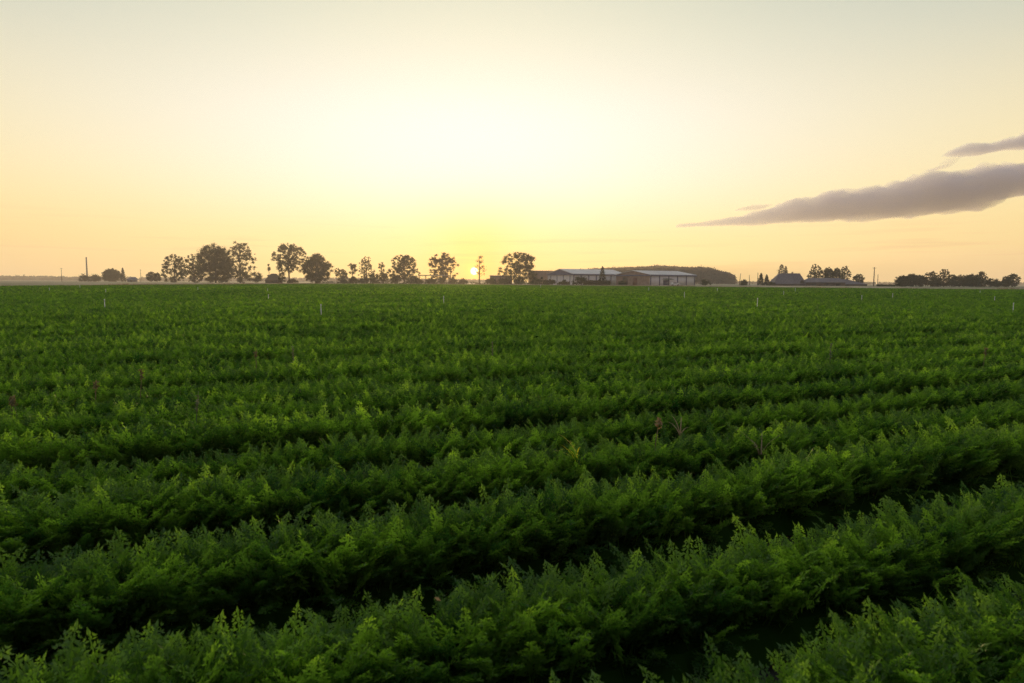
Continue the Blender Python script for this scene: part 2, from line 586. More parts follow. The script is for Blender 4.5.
def fill_row(k, t0, t1, per_m, lod, size, out, rs):
    """scatter fronds along row k between t0 and t1; collects transformed quads into out"""
    nfr = max(1, int((t1 - t0) * per_m))
    t = rs.uniform(t0, t1, nfr)
    lat, hf = row_profile(k, t)
    lay = rs.uniform(0, 1, nfr)                               # 0 centre of the plant .. 1 outer leaves
    lt = rs.normal(0, .045, nfr)
    az = rs.uniform(0, 2 * math.pi, nfr)
    # outer leaves lean out across the row
    out_sign = np.sign(lt + rs.normal(0, .05, nfr))
    acr = math.atan2(RNOR[1], RNOR[0])
    az = np.where(lay > .55, acr + np.where(out_sign > 0, 0, math.pi) + rs.normal(0, .75, nfr), az)
    tilt = np.where(lay > .55, rs.uniform(R(3), R(21), nfr), np.abs(rs.normal(0, R(9), nfr)))
    if k >= 4:
        tilt = tilt * .7
        lt = lt * .8
    low = lay > (.90 if k < 5 else .97)                                           # old outer leaves, hanging low over the furrow
    tilt = np.where(low, rs.uniform(R(34), R(62), nfr), tilt)
    tall = (rs.uniform(size=nfr) < .07) & ~low
    tilt = np.where(tall, tilt * .45, tilt)
    L = .36 * np.where(tall, 1.08, 1.0) * hf * rs.uniform(.74, 1.08, nfr) * np.where(lay > .55, .90, 1.0) * np.where(low, .82, 1.0) * (size if lod >= 2 else 1.0)
    if lod >= 2:
        L = np.minimum(L, .62)
    bx = RDIR[0] * t + RNOR[0] * (lt + lat)
    by = ROW_Y0 + k * ROW_DY + RDIR[1] * t + RNOR[1] * (lt + lat)
    bz = rs.uniform(.05, .10, nfr)
    if lod == 3:
        bz = bz + .04
    ok = in_field(bx, by)
    # slack gaps where plants failed
    gap = noise1(t, 700 + k, .55)
    ok &= ~((gap > 1.9) & (rs.uniform(size=nfr) < .75))
    wdt = np.where(lod >= 2, size, 1.0)
    var = rs.integers(0, len(FR[lod]), nfr)
    tn = np.clip(rs.normal(.34, .30 if lod < 2 else .17, nfr) + np.where((lay < .22) | tall, .24, 0) - np.where(low, .25, np.where(lay > .55, .10, 0)) + noise1(t, 1300 + k, .35) * .07, 0, 1)  # centre and tall fronds lightened, outer ones darkened: leaf age plus painted row shade
    ca, sa = np.cos(az), np.sin(az)
    ct, stt = np.cos(tilt), np.sin(tilt)
    for v in range(len(FR[lod])):
        sel = np.nonzero(ok & (var == v))[0]
        if not len(sel):
            continue
        Q = FR[lod][v].reshape(-1, 3)
        X = Q[None, :, 0]; Y = Q[None, :, 1]; Z = Q[None, :, 2]
        c_t, s_t = ct[sel, None], stt[sel, None]
        x1 = X * c_t + Z * s_t
        z1 = -X * s_t + Z * c_t
        LL = L[sel, None]
        x2 = (x1 * ca[sel, None] - Y * sa[sel, None]) * LL
        y2 = (x1 * sa[sel, None] + Y * ca[sel, None]) * LL
        z2 = z1 * LL
        if lod >= 2:
            cxm = 1 + (size - 1) * .25
            x2 = x2 * cxm; y2 = y2 * cxm; z2 = z2 / max(1.0, size ** .9)
        W3 = np.stack([x2 + bx[sel, None], y2 + by[sel, None], np.maximum(z2 + bz[sel, None], .01)], -1)
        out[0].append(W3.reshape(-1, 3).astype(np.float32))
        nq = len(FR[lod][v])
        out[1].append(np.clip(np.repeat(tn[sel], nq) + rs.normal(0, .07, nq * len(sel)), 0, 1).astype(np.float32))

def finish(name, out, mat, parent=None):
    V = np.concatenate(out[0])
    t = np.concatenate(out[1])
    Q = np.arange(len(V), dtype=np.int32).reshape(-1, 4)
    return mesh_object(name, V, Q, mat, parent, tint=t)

def span(Yk, margin=1.0):
    """where a row runs through the view wedge, widened for a sidestep"""
    return -0.66 * Yk - margin, 1.30 * Yk + margin

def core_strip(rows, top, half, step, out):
    """low leafy body under the fronds, coloured dark to stand for the shade inside a row"""
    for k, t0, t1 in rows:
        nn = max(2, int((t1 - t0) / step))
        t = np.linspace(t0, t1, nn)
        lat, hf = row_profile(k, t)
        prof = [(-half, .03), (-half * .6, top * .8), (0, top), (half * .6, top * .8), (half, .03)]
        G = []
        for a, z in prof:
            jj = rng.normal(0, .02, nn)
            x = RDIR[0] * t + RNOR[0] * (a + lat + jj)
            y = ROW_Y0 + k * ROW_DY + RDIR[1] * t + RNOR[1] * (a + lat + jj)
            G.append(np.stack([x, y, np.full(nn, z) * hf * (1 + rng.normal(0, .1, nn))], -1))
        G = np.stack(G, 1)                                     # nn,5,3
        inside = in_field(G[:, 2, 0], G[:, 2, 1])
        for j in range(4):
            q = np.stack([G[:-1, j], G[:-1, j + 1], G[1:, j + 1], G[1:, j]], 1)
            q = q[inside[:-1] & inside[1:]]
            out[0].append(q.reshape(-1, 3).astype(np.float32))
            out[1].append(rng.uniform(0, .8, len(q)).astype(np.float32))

NEAR = 8
ROW_LABELS = [
    'nearest blurred row of feathery carrot leaves filling the bottom right corner',
    'carrot row running from the bottom left corner, next above the nearest row',
    'third carrot row up from the bottom right corner, behind the dry leaf row',
    'fourth carrot row up from the bottom right corner, by the yellow grass tuft',
    'fifth carrot row up from the bottom right corner of the field',
    'sixth carrot row up from the bottom right corner of the field',
    'seventh carrot row up from the bottom right corner of the field',
    'eighth carrot row up from the bottom right corner, last before the rows merge',
]
for k in range(NEAR):
    Yk = ROW_Y0 + k * ROW_DY
    t0, t1 = span(Yk, .9)
    out = ([], [])
    rs = np.random.default_rng(40 + k)
    fill_row(k, t0, t1, 500 if k < 4 else 380, 0 if k < 5 else 1, 1.0, out, rs)
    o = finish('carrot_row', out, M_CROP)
    tag(o, ROW_LABELS[k], 'crop row', 'rows of carrots in the foreground')
    if k >= 1:
        oc = ([], [])
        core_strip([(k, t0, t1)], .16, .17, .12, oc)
        finish('undergrowth', oc, M_CORE, o)  # dark core painting the shade beneath this row's fronds

out = ([], [])
rs = np.random.default_rng(99)
core_rows = []
k = NEAR
while True:
    Yk = ROW_Y0 + k * ROW_DY
    if Yk > 420:
        break
    ta, tb = span(Yk, 3.0)
    # cut to the field and to depth bands; the depth grows along a row
    step = 6.0 + Yk * .12
    t = ta
    while t < tb:
        te = min(t + step, tb)
        D = max(Yk + RDIR[1] * (t + te) / 2, 2.0)
        xm = RDIR[0] * (t + te) / 2
        if D > 310 or xm > 150 or xm < -85:
            t = te
            continue
        if D < 12:
            fill_row(k, t, te, 290, 1, 1.0, out, rs)
        elif D < 20:
            fill_row(k, t, te, 180, 1, 1.0, out, rs)
        elif D < 50:
            fill_row(k, t, te, 100 * 20 / D, 2, 1.0 + (D - 20) * .012, out, rs)
        else:
            fill_row(k, t, te, max(4.5, 22 * 50 / D), 3, 1.25 + (D - 50) * .006, out, rs)
        core_rows.append((k, t, te, D))
        t = te
    k += 1
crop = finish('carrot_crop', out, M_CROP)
tag(crop, 'dense green carrot tops covering the rest of the wide flat field', 'crop', kind='stuff')
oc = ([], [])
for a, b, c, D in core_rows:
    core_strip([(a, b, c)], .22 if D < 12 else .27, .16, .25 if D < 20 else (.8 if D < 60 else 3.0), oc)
o = finish('undergrowth', oc, M_CORE, crop)  # dark cores painting furrow shade into the farther rows
print('crop quads', len(crop.data.polygons), len(o.data.polygons), 'rows', k)

# ------------------------------------------------------------------ trees
def leaf_cloud(centres, radii, n_each, size, rs, squash=.8):
    """leaf-clump quads spread through the given clumps"""
    Vs = []
    for c, r, m in zip(centres, radii, n_each):
        p = rs.normal(size=(m, 3))
        p /= np.linalg.norm(p, axis=1)[:, None]
        p *= np.abs(rs.normal(0, .55, (m, 1))) * r
        p[:, 2] *= squash
        p += c
        a = rs.normal(size=(m, 3)); a /= np.linalg.norm(a, axis=1)[:, None]
        b = np.cross(a, rs.normal(size=(m, 3))); b /= np.linalg.norm(b, axis=1)[:, None]
        s = size * rs.uniform(.5, 1.25, (m, 1))
        Vs.append(np.stack([p - a * s, p + b * s * .55, p + a * s, p - b * s * .55], 1).reshape(-1, 3))
    V = np.concatenate(Vs)
    V[:, 2] = np.maximum(V[:, 2], .05)
    return V

def tree(u0, u1, vtop, D, kind, label, cat='tree', group='trees beyond the far edge of the field', name=None, mat=None, clear=.22, lean=0.0, D2=None):
    uc = (u0 + u1) / 2
    x, y = gx(uc, D), D
    H = zat(uc, vtop, D)
    w = (u1 - u0) / F * D / 2
    seed = int(u0 * 131 + vtop * 17) % 99991
    rs = np.random.default_rng(seed)
    root = empty(name or 'tree', (x, y, 0), 0)
    tag(root, label, cat, group)
    cen, rad, num = [], [], []
    ls = max(.16, .30 * D / 420)
    mbt = MB()
    tr = max(.10, H * .018)
    if kind in ('airy', 'dense', 'loll'):
        z0 = H * clear if kind != 'dense' else H * .05
        zc = (H + z0) / 2
        rz = (H - z0) / 2
        ncl = {'airy': 230, 'dense': 300, 'loll': 30}[kind]
        hole = rs.normal(size=(9, 3))                      # a few windows through an open crown
        hole /= np.linalg.norm(hole, axis=1)[:, None]
        while len(cen) < ncl:
            q = rs.uniform(-1, 1, 3)
            rr_ = math.hypot(q[0], q[1]) ** 2 + abs(q[2]) ** 2.3
            if rr_ > 1:
                continue
            if kind == 'airy' and (rr_ < .22 or (np.linalg.norm(hole * .75 - q, axis=1) < .27).any()):
                if rs.uniform() < .80:
                    continue
            rc = w * {'airy': rs.uniform(.07, .17), 'dense': rs.uniform(.12, .24), 'loll': rs.uniform(.2, .4)}[kind]
            shp = 1.0 - .15 * q[2]
            lump = 1 + .13 * math.sin(3 * math.atan2(q[1], q[0]) + seed) + .12 * math.sin(5 * q[2] + seed)
            lz = zc + q[2] * (rz - rc * .7)
            cen.append(np.array([q[0] * (w - rc * .6) * shp * lump + lean * (lz / H), q[1] * (w - rc * .6) * shp, lz]))
            rad.append(rc)
            num.append(int((14 if kind == 'airy' else 13) * max(1.0, (rc / ls) ** 2 * .42)))
        if kind == 'airy':            # inner limbs with leaves
            for i in range(8):
                a = rs.uniform(0, 6.28)
                cen.append(np.array([math.cos(a) * w * .2, math.sin(a) * w * .2, rs.uniform(z0 + .2 * rz, H * .8)]))
                rad.append(w * .22); num.append(30)
        top = H * .86
        sway = rs.normal(0, .015 * H, 2)
        mbt.tube([(0, 0, -.1), (sway[0] * .4, sway[1] * .4, H * .3), (sway[0] + lean * .5, sway[1], H * .6), (lean * .8, 0, top)],
                 [tr * 1.3, tr * .95, tr * .6, tr * .15], 7)
        for i in range(min(len(cen), 26)):
            c = cen[i]
            zb = max(H * clear * .75, c[2] - (abs(c[0]) + abs(c[1])) * rs.uniform(.6, 1.1) - .05 * H)
            zb = min(zb, H * .8)
            mbt.tube([(lean * zb / H * .6, 0, zb), tuple(c * np.array([.5, .5, 1]) + np.array([0, 0, (zb - c[2]) * .42])), tuple(c)],
                     [tr * .42, tr * .28, tr * .08], 5)
    elif kind == 'poplar':
        for i in range(26):
            f = rs.uniform(.08, 1)
            rr_ = w * .65 * math.sin(math.pi * min(1, f * .9 + .08)) ** .6
            a = rs.uniform(0, 6.28)
            cen.append(np.array([rr_ * .6 * math.cos(a), rr_ * .6 * math.sin(a), f * H * .96]))
            rad.append(w * .45); num.append(40)
        mbt.tube([(0, 0, -.1), (0, 0, H * .9)], [tr * 1.2, tr * .2], 6)
    elif kind == 'conifer':
        for i in range(44):
            f = i / 44
            zr = H * (.06 + .92 * f)
            rr_ = w * 1.1 * (1 - f) ** .8 * rs.uniform(.55, 1.0)
            a = i * 2.4
            cen.append(np.array([rr_ * math.cos(a) * .75, rr_ * math.sin(a) * .75, zr]))
            rad.append(max(w * .42 * (1 - f * .7), ls * 1.0)); num.append(int(48 * (1 - f * .5)))
        mbt.tube([(0, 0, -.1), (0, 0, H * .97)], [tr * 1.2, tr * .15], 6)
    elif kind == 'sparse':
        for i in range(20):
            f = rs.uniform(.3, .98)
            a = rs.uniform(0, 6.28)
            cen.append(np.array([w * .75 * math.cos(a) * (1.2 - f), w * .75 * math.sin(a) * (1.2 - f), f * H]))
            rad.append(w * .36); num.append(26)
        mbt.tube([(0, 0, -.1), (.1, 0, H * .5), (0, 0, H * .98)], [tr * 1.4, tr, tr * .3], 6)
        for c in cen:
            mbt.tube([(0, 0, c[2] - abs(c[0]) * .8), tuple(c)], [tr * .4, tr * .1], 5)
    elif kind == 'bush':
        for i in range(34):
            a = rs.uniform(0, 6.28)
            q = rs.uniform(0, 1) ** .5
            zz = H * (.10 + .68 * rs.uniform(0, 1) * (1 - q * .45))
            cen.append(np.array([q * math.cos(a) * w * .74, q * math.sin(a) * w * .74, zz]))
            rad.append(min(H * .42, w * .5) * rs.uniform(.6, 1)); num.append(60)
        for i in range(5):
            c = cen[i]
            mbt.tube([(0, 0, -.05 - i * .01), tuple(c)], [tr * .8, tr * .25], 5)
    cen = np.array(cen); rad = np.array(rad)
    if kind in ('airy', 'dense', 'loll'):      # let the crown reach the width and height it has
        ex = (np.percentile(cen[:, 0] + rad * .8, 97) - np.percentile(cen[:, 0] - rad * .8, 3)) / 2
        cen[:, :2] *= w / ex
        lo, hi = np.percentile(cen[:, 2] - rad * .5, 2), (cen[:, 2] + rad * .7).max()
        zb_ = H * (clear if kind != 'dense' else .02)
        cen[:, 2] = zb_ + (cen[:, 2] - lo) / (hi - lo) * (H - zb_)
    if kind == 'bush':
        cen[:, 2] *= (H - rad.max() * .35) / max(cen[:, 2].max(), .1)
    num = [min(int(q * 1.5), 240) for q in num]
    V = leaf_cloud(cen, rad, num, ls, rs)
    m_ = mat or (M_CONIF if kind == 'conifer' else M_BUSH if kind == 'bush' else M_TREE)
    o = mesh_object('crown' if kind != 'bush' else 'foliage', V, np.arange(len(V)).reshape(-1, 4), m_, root,
                    tint=np.clip(rs.normal(.4, .25, len(V) // 4), 0, 1))
    mbt.build('trunk' if kind != 'bush' else 'stem', M_BARK, root, smooth=True)
    return root

TL = [
 # u0, u1, vtop, D, kind, label
 (103.5, 119.5, 268, 560, 'dense', 'broad rounded tree beside a narrow conifer, left of the small blue-grey shed'),
 (146.5, 155, 271.5, 470, 'airy', 'left one of two small trees just right of a thin pole'),
 (153.5, 160.5, 272.5, 470, 'airy', 'right one of two small trees just right of a thin pole'),
 (163, 185, 254, 430, 'airy', 'ragged pointed tree standing first from the left in the tall tree group'),
 (184, 204, 254, 428, 'airy', 'thin tree with uneven limbs leaning on the left side of the big dark tree'),
 (198, 233, 243, 425, 'dense', 'largest tree, a dense dark rounded crown in the left tree group'),
 (227, 253, 241.5, 440, 'airy', 'tall airy tree touching the right side of the big dense tree'),
 (274, 304, 243, 430, 'airy', 'freestanding round airy tree with a visible trunk and sky through its crown'),
 (303.5, 329, 253, 425, 'dense', 'dense blunt-topped dark tree right of the freestanding airy tree'),
 (333.5, 340, 268, 440, 'loll', 'tiny round-headed tree just right of the dense blunt-topped tree'),
 (338, 347, 269, 440, 'airy', 'small spreading tree second in the line of little trees'),
 (347.5, 357, 263, 440, 'loll', 'little tree with a bare thin trunk and tufted head'),
 (360, 372, 256.5, 440, 'airy', 'slender upright tree above the low bushes left of the wide airy tree'),
 (378, 385, 262, 460, 'loll', 'small tufted tree top rising behind a house-shaped bush'),
 (391, 417, 254.5, 440, 'airy', 'wide airy tree with a thick trunk above a low hedge'),
 (429.5, 456, 252.5, 450, 'airy', 'reddish sunlit tree just left of the setting sun'),
 (470.5, 487.5, 256, 450, 'sparse', 'thin nearly bare tree standing directly beside the sun'),
 (502, 535, 251.5, 420, 'airy', 'wide-spreading flat-headed tree right of the sun, left of the brown block'),
 (808, 821, 264, 430, 'airy', 'tallest round tree behind the left end of the low barn roof'),
 (821.5, 833, 267, 430, 'dense', 'first of the closely set trees over the middle of the barn roof'),
 (831, 841, 267.5, 430, 'dense', 'dark middle tree between two others over the barn roof'),
 (839, 849, 266, 432, 'airy', 'pointed tree at the right end of the trio over the barn roof'),
 (853.5, 863, 274, 420, 'airy', 'small round tree with gaps past the right end of the barn'),
]
GROVE = [
 (896, 908, 275, 'dense', 'leftmost even-topped tree of the right-hand grove'),
 (905, 917, 273.5, 'dense', 'second dense tree of the right-hand grove'),
 (914, 926, 274.5, 'dense', 'third dense tree of the right-hand grove, level with its neighbours'),
 (925, 936, 271, 'airy', 'first tree of the right-hand grove to rise above the level top'),
 (932, 942, 276.5, 'dense', 'low filled crown between the two tall airy trees of the grove'),
 (938, 949, 269, 'airy', 'tallest tree of the right-hand grove with a tufted head'),
 (947, 956, 274.5, 'airy', 'small-headed tree directly right of the tallest grove tree'),
 (954, 965, 274.5, 'airy', 'rounded airy tree in the middle right of the grove'),
 (964, 979, 274, 'dense', 'wide thick tree with a pale gap under it in the grove'),
 (976, 986, 271.5, 'airy', 'tall tufted tree in the right part of the grove'),
 (986, 993, 278.5, 'bush', 'lowest small tree where the grove dips'),
 (992, 1003, 279, 'bush', 'low bushy tree between the dip and the last trees of the grove'),
 (1002, 1010, 276, 'dense', 'last tree but one at the right end of the grove'),
 (1007, 1018.5, 273.5, 'airy', 'rightmost tree of the grove, next to the slanting pole'),
]
for (a, b, vt, D, kd, lb) in TL:
    tree(a, b, vt, D, kd, lb, mat=M_TREE_RED if 'reddish' in lb else None,
         clear=.27 if 'freestanding' in lb else .03 if 'ragged' in lb or 'leaning' in lb else .13 if kd != 'loll' else .45)
for i, (a, b, vt, kd, lb) in enumerate(GROVE):
    tree(a, b, vt, 340 + (i * 37 % 23), kd, lb, group='grove at the right edge of the field', clear=.06)
CON = [
 (119.5, 126, 267.5, 560, 'narrow dark conifer between the broad tree and the blue-grey shed'),
 (266.5, 271.5, 263.5, 440, 'slim dark columnar tree rising behind the small peaked hut'),
 (596.5, 607.5, 266, 350, 'dark conifer standing in front of the left white warehouse'),
 (756.5, 764.5, 273.0, 400, 'left dark spruce of two beside a thin post, left of the farmhouse'),
 (762.5, 770, 274.6, 400, 'right smaller spruce of two, nearer to the farmhouse'),
 (772, 789.5, 264.0, 420, 'spire-topped conifer rising behind the left end of the farmhouse roof'),
 (780, 790, 266, 422, 'short conifer tip right beside the spire-topped one behind the farmhouse'),
]
for (a, b, vt, D, lb) in CON:
    tree(a, b, vt, D, 'poplar' if 'columnar' in lb else 'conifer', lb, name='conifer' if 'columnar' not in lb else 'tree', group=None)
BSH = [
 (78, 90, 273.8, 560, 'low bush at the foot of the tall chimney'),
 (88, 101, 274.5, 560, 'low bush just right of the tall chimney'),
 (236, 252, 269.5, 424, 'big rounded bush under the tall airy tree'),
 (250, 263, 272, 424, 'rounded bush left of the small peaked hut'),
 (277.5, 286, 272, 424, 'small bushy tree squeezed between the hut and the airy tree'),
 (286, 299, 279, 422, 'flat low bush under the freestanding airy tree'),
 (340, 348, 280, 430, 'tiny bush under the line of little trees'),
 (348, 358, 276.5, 430, 'small bush below the thin-trunked little tree'),
 (356, 370, 278, 430, 'low bush left of the house-shaped bush'),
 (367.5, 380, 270.5, 430, 'taller peaked bush in the middle of the scrub'),
 (378, 389, 270, 432, 'dark upright bush under the tufted tree top'),
 (388, 403, 274, 430, 'hedge-like bush left of the wide airy tree trunk'),
 (403, 420, 274, 430, 'hedge-like bush right of the wide airy tree trunk'),
 (412, 424, 278, 425, 'low round bush at the left post of the open shelter'),
 (424, 438, 277.5, 425, 'low round bush under the open shelter roof'),
 (437, 446, 277, 425, 'bush at the right end of the open shelter'),
 (447, 458, 277.5, 440, 'sunlit bush between the shelter and the setting sun'),
 (458, 468, 278.5, 440, 'sunlit bush directly left of the setting sun'),
 (484, 497, 278, 425, 'bush right of the sun in front of the low brown block'),
 (497, 512, 277.5, 420, 'bush left of the wide-spreading tree trunk'),
 (511, 530, 276, 415, 'leafy thicket under the wide-spreading tree'),
 (529, 543, 278, 415, 'bush in front of the tall brown block'),
 (541, 556, 279, 360, 'bush at the left corner of the left warehouse'),
 (556, 572, 280, 355, 'low scrubby bush before the gable of the left warehouse'),
 (570, 592, 276.5, 352, 'wide rounded bush before the left white warehouse wall'),
 (617, 626, 281, 372, 'tiny dark bush in the gap between the two warehouses'),
 (699, 712, 280, 380, 'round bush right of the right-hand warehouse'),
 (739.5, 748, 279.5, 400, 'round pale bush between two leaning posts'),
 (924, 941, 278.5, 345, 'dark understorey bush beneath the first raised tree of the grove'),
 (943, 966, 279, 346, 'broad understorey bush below the tallest grove tree'),
 (966, 988, 280.5, 346, 'broad understorey bush below the tall tufted grove tree'),
 (986, 1008, 281.5, 344, 'low bush filling the dip near the right end of the grove'),
 (764, 776, 282, 395, 'low dark bush between the spruces and the farmhouse'),
]
for (a, b, vt, D, lb) in BSH:
    tree(a, b, vt, D, 'bush', lb, cat='bush', name='bush', group='bushes beyond the far edge of the field')

# clipped hedges: long boxes of leaves
def hedge(u0, u1, vtop, D, depth, label):
    x0, x1 = gx(u0, D), gx(u1, D)
    H = zat((u0 + u1) / 2, vtop, D)
    rs = np.random.default_rng(int(u0))
    m = int((x1 - x0) * H * 60)
    root = empty('hedge', ((x0 + x1) / 2, D, 0))
    tag(root, label, 'hedge')
    c = np.stack([rs.uniform(x0, x1, m) - (x0 + x1) / 2, rs.uniform(-depth / 2, depth / 2, m), rs.uniform(.1, H, m)], -1)
    V = leaf_cloud(c, [.25] * m, [2] * m, .3, rs)
    mesh_object('foliage', V, np.arange(len(V)).reshape(-1, 4), M_BUSH, root, tint=rs.uniform(0, .7, len(V) // 4))
    mbh = MB()
    for q in np.arange(x0 + 1, x1, 2.0):
        MB().tube([(q - (x0 + x1) / 2, 0, -.05), (q - (x0 + x1) / 2, .1, H * .8)], [.08, .03], 5).build('stem', M_BARK, root)
hedge(583, 610, 280.5, 345, 2.5, 'long clipped dark hedge in front of the conifer and left warehouse')
hedge(877, 895, 284.6, 345, 2.0, 'low flat hedge between the two thin poles and the grove')

# rough scrub in front of the trees: uncountable little stems
rs = np.random.default_rng(77)
cen, rad, num = [], [], []
for i in range(620):
    u = rs.uniform(325, 590)
    D = rs.uniform(372, 408)
    h = (.9 + 1.0 * rs.uniform() ** 2) * (1 + .5 * math.sin(u * .31) * math.sin(u * .083))
    cen.append(np.array([gx(u, D), D, h * .5])); rad.append(h * .62); num.append(18)
V = leaf_cloud(cen, rad, num, .24, rs, 1.0)
tag(mesh_object('undergrowth', V, np.arange(len(V)).reshape(-1, 4), M_BUSH, tint=np.clip(rs.normal(.5, .3, len(V) // 4), 0, 1)),
    'low tangled brown-green scrub between the crop edge and the trees', 'scrub', kind='stuff')

# far wood and far treeline: nobody could count the trees
def wood(name, pts, D0, D1, dens, label, rmin, rmax, leaf, mat):
    us = [p[0] for p in pts]; vt = [p[1] for p in pts]
    rs = np.random.default_rng(len(pts) * 7 + 1)
    cen, rad, num = [], [], []
    mbw = MB()
    area_n = int((us[-1] - us[0]) * dens)
    for i in range(area_n):
        u = rs.uniform(us[0], us[-1])
        D = rs.uniform(D0, D1)
        H = zat(u, np.interp(u, us, vt), D) * (1.03 - .34 * rs.uniform() ** 1.2)
        r = min(rs.uniform(rmin, rmax), H * .45)
        x = gx(u, D)
        for q in range(4):
            f = (q + .5) / 4
            cen.append(np.array([x + rs.normal(0, .3), D + rs.normal(0, .3), H * (.15 + .78 * f)]))
            rad.append(r * (1.05 - .62 * f)); num.append(30)
        if i % 3 == 0:
            mbw.tube([(x, D, -.1), (x, D, H * .85)], [.25, .08], 5)
    V = leaf_cloud(cen, rad, num, leaf, rs)
    o = mesh_object(name, V, np.arange(len(V)).reshape(-1, 4), mat, tint=np.repeat(rs.uniform(0, .9, len(cen)), 30))
    tag(o, label, 'woodland', kind='stuff')
    mbw.build('trunks', M_BARK, o)
wood('distant_wood', [(545, 271), (575, 268.5), (600, 266.5), (625, 265.3), (650, 264.2), (657, 263), (664, 263.8), (690, 265.2), (702, 264.8),
                      (710, 266), (716, 268), (722, 270), (727, 271.5), (731, 273), (734, 274.5)],
     860, 980, 13, 'brown wooded rise behind the white warehouses', 2.8, 5.0, 0.9, M_TREE_RED)
wood('distant_treeline', [(-260, 277), (-60, 276), (20, 275.8), (55, 276.2), (70, 276.5), (160, 277.5), (262, 278), (330, 277.8), (420, 279), (500, 280)],
     1420, 1560, 1.6, 'pale hazy treeline along the horizon on the left', 6.0, 9.0, 2.4, M_TREE)
wood('distant_treeline', [(690, 282), (740, 281.5), (800, 282), (880, 282.4), (1000, 283), (1018, 282.4), (1100, 282.6), (1300, 283)],
     1420, 1560, 1.2, 'pale hazy treeline along the horizon on the right', 6.0, 9.0, 2.2, M_TREE)

# ------------------------------------------------------------------ buildings
def warehouse(ucorner, D, theta, L, Wd, ze, zr, panels, label, gable_mat, gable_cols, name='warehouse'):
    """long hall; local x along the front, local y back along the gable"""
    root = empty(name, (gx(ucorner, D), D, 0), theta)
    tag(root, label, 'warehouse', 'farm warehouses behind the field')
    # walls with thickness
    t = .2
    MB().box((L / 2, t / 2 + .15, ze / 2), (L, t, ze)).build('wall', M_PANEL, root)
    MB().box((L / 2, Wd - t / 2, ze / 2), (L, t, ze)).build('wall', M_PANEL, root)
    for sx in (t / 2 + .1, L - t / 2 - .1):
        g = MB()
        x0, x1 = sx - t / 2, sx + t / 2
        prof = [(0.36, 0), (Wd - .21, 0), (Wd - .21, ze - .02), (Wd / 2, zr - .35), (0.36, ze - .02)]
        fr = [(x0, a, b) for a, b in prof]
        bk = [(x1, a, b) for a, b in prof]
        g.poly(fr[::-1]); g.poly(bk)
        for i in range(5):
            j = (i + 1) % 5
            g.poly([fr[i], fr[j], bk[j], bk[i]])
        g.build('gable_wall', gable_mat, root)
    # roof: two plates with an overhang
    oh = .6
    r = MB()
    sl = (zr - ze) / (Wd / 2)
    r.slab([(-oh, -oh, ze - oh * sl), (L + oh, -oh, ze - oh * sl), (L + oh, Wd / 2, zr), (-oh, Wd / 2, zr)], .18)
    r.slab([(-oh, Wd / 2, zr), (L + oh, Wd / 2, zr), (L + oh, Wd + oh, ze - oh * sl), (-oh, Wd + oh, ze - oh * sl)], .18)
    for i in range(int(L / 1.5)):
        x = .75 + i * 1.5
        r.slab([(x - .05, -oh, ze - oh * sl + .06), (x + .05, -oh, ze - oh * sl + .06), (x + .05, Wd / 2, zr + .06), (x - .05, Wd / 2, zr + .06)], .05)
    r.build('roof', M_ROOFW, root)
    MB().box((L / 2, -.68, ze - .6), (L + 1.2, .12, .9)).box((-.68, Wd * .5, ze - .55), (.1, Wd + 1.0, .7)).build('fascia', M_FRAME, root)
    for i in range(panels + 1):
        MB().box((min(max(i * L / panels, .3), L - .3), 0.02, (ze - .9) / 2), (.55, .24, ze - .9)).build('pillar', M_FRAME, root)
    for i in range(gable_cols):
        MB().box((-.04, (i + .5) * Wd / gable_cols, ze * .42), (.16, .4, ze * .84)).build('pillar', M_FRAME, root)
    return root

w1 = warehouse(573, 385, R(32), 38.5, 25, 6.3, 9.1, 7, 'left white warehouse with a low gable and dark blue-grey trim behind the conifer', M_PANEL, 4)
MB().poly([(-.45, .2, 5.9), (-.45, 12.5, 8.6), (-.45, 24.8, 5.9)]).slab([(-.5, .2, 5.9), (-.5, 24.8, 5.9), (-.5, 12.5, 8.6)], .08).build('gable_panel', M_FRAME, w1)
w2 = warehouse(650, 372, R(33), 35, 28, 5.9, 8.2, 5, 'right white warehouse with five pale wall panels and a brown gable end', M_BRICK, 0)
MB().box((-.02, 12, 1.9), (.16, 3.4, 3.8)).build('door', M_DOOR, w2)
MB().box((-.02, 20, 2.2), (.16, 4.0, 4.4)).build('door', M_WOOD, w2)
MB().slab([(9, -.1, 3.6), (9, -2.4, 3.1), (15.5, -2.4, 3.1), (15.5, -.1, 3.6)][::-1], .12).build('awning', M_GREENT, w2)
MB().box((12.2, 0.05, 1.4), (4.6, .14, 2.8)).build('door', M_FRAME, w2)

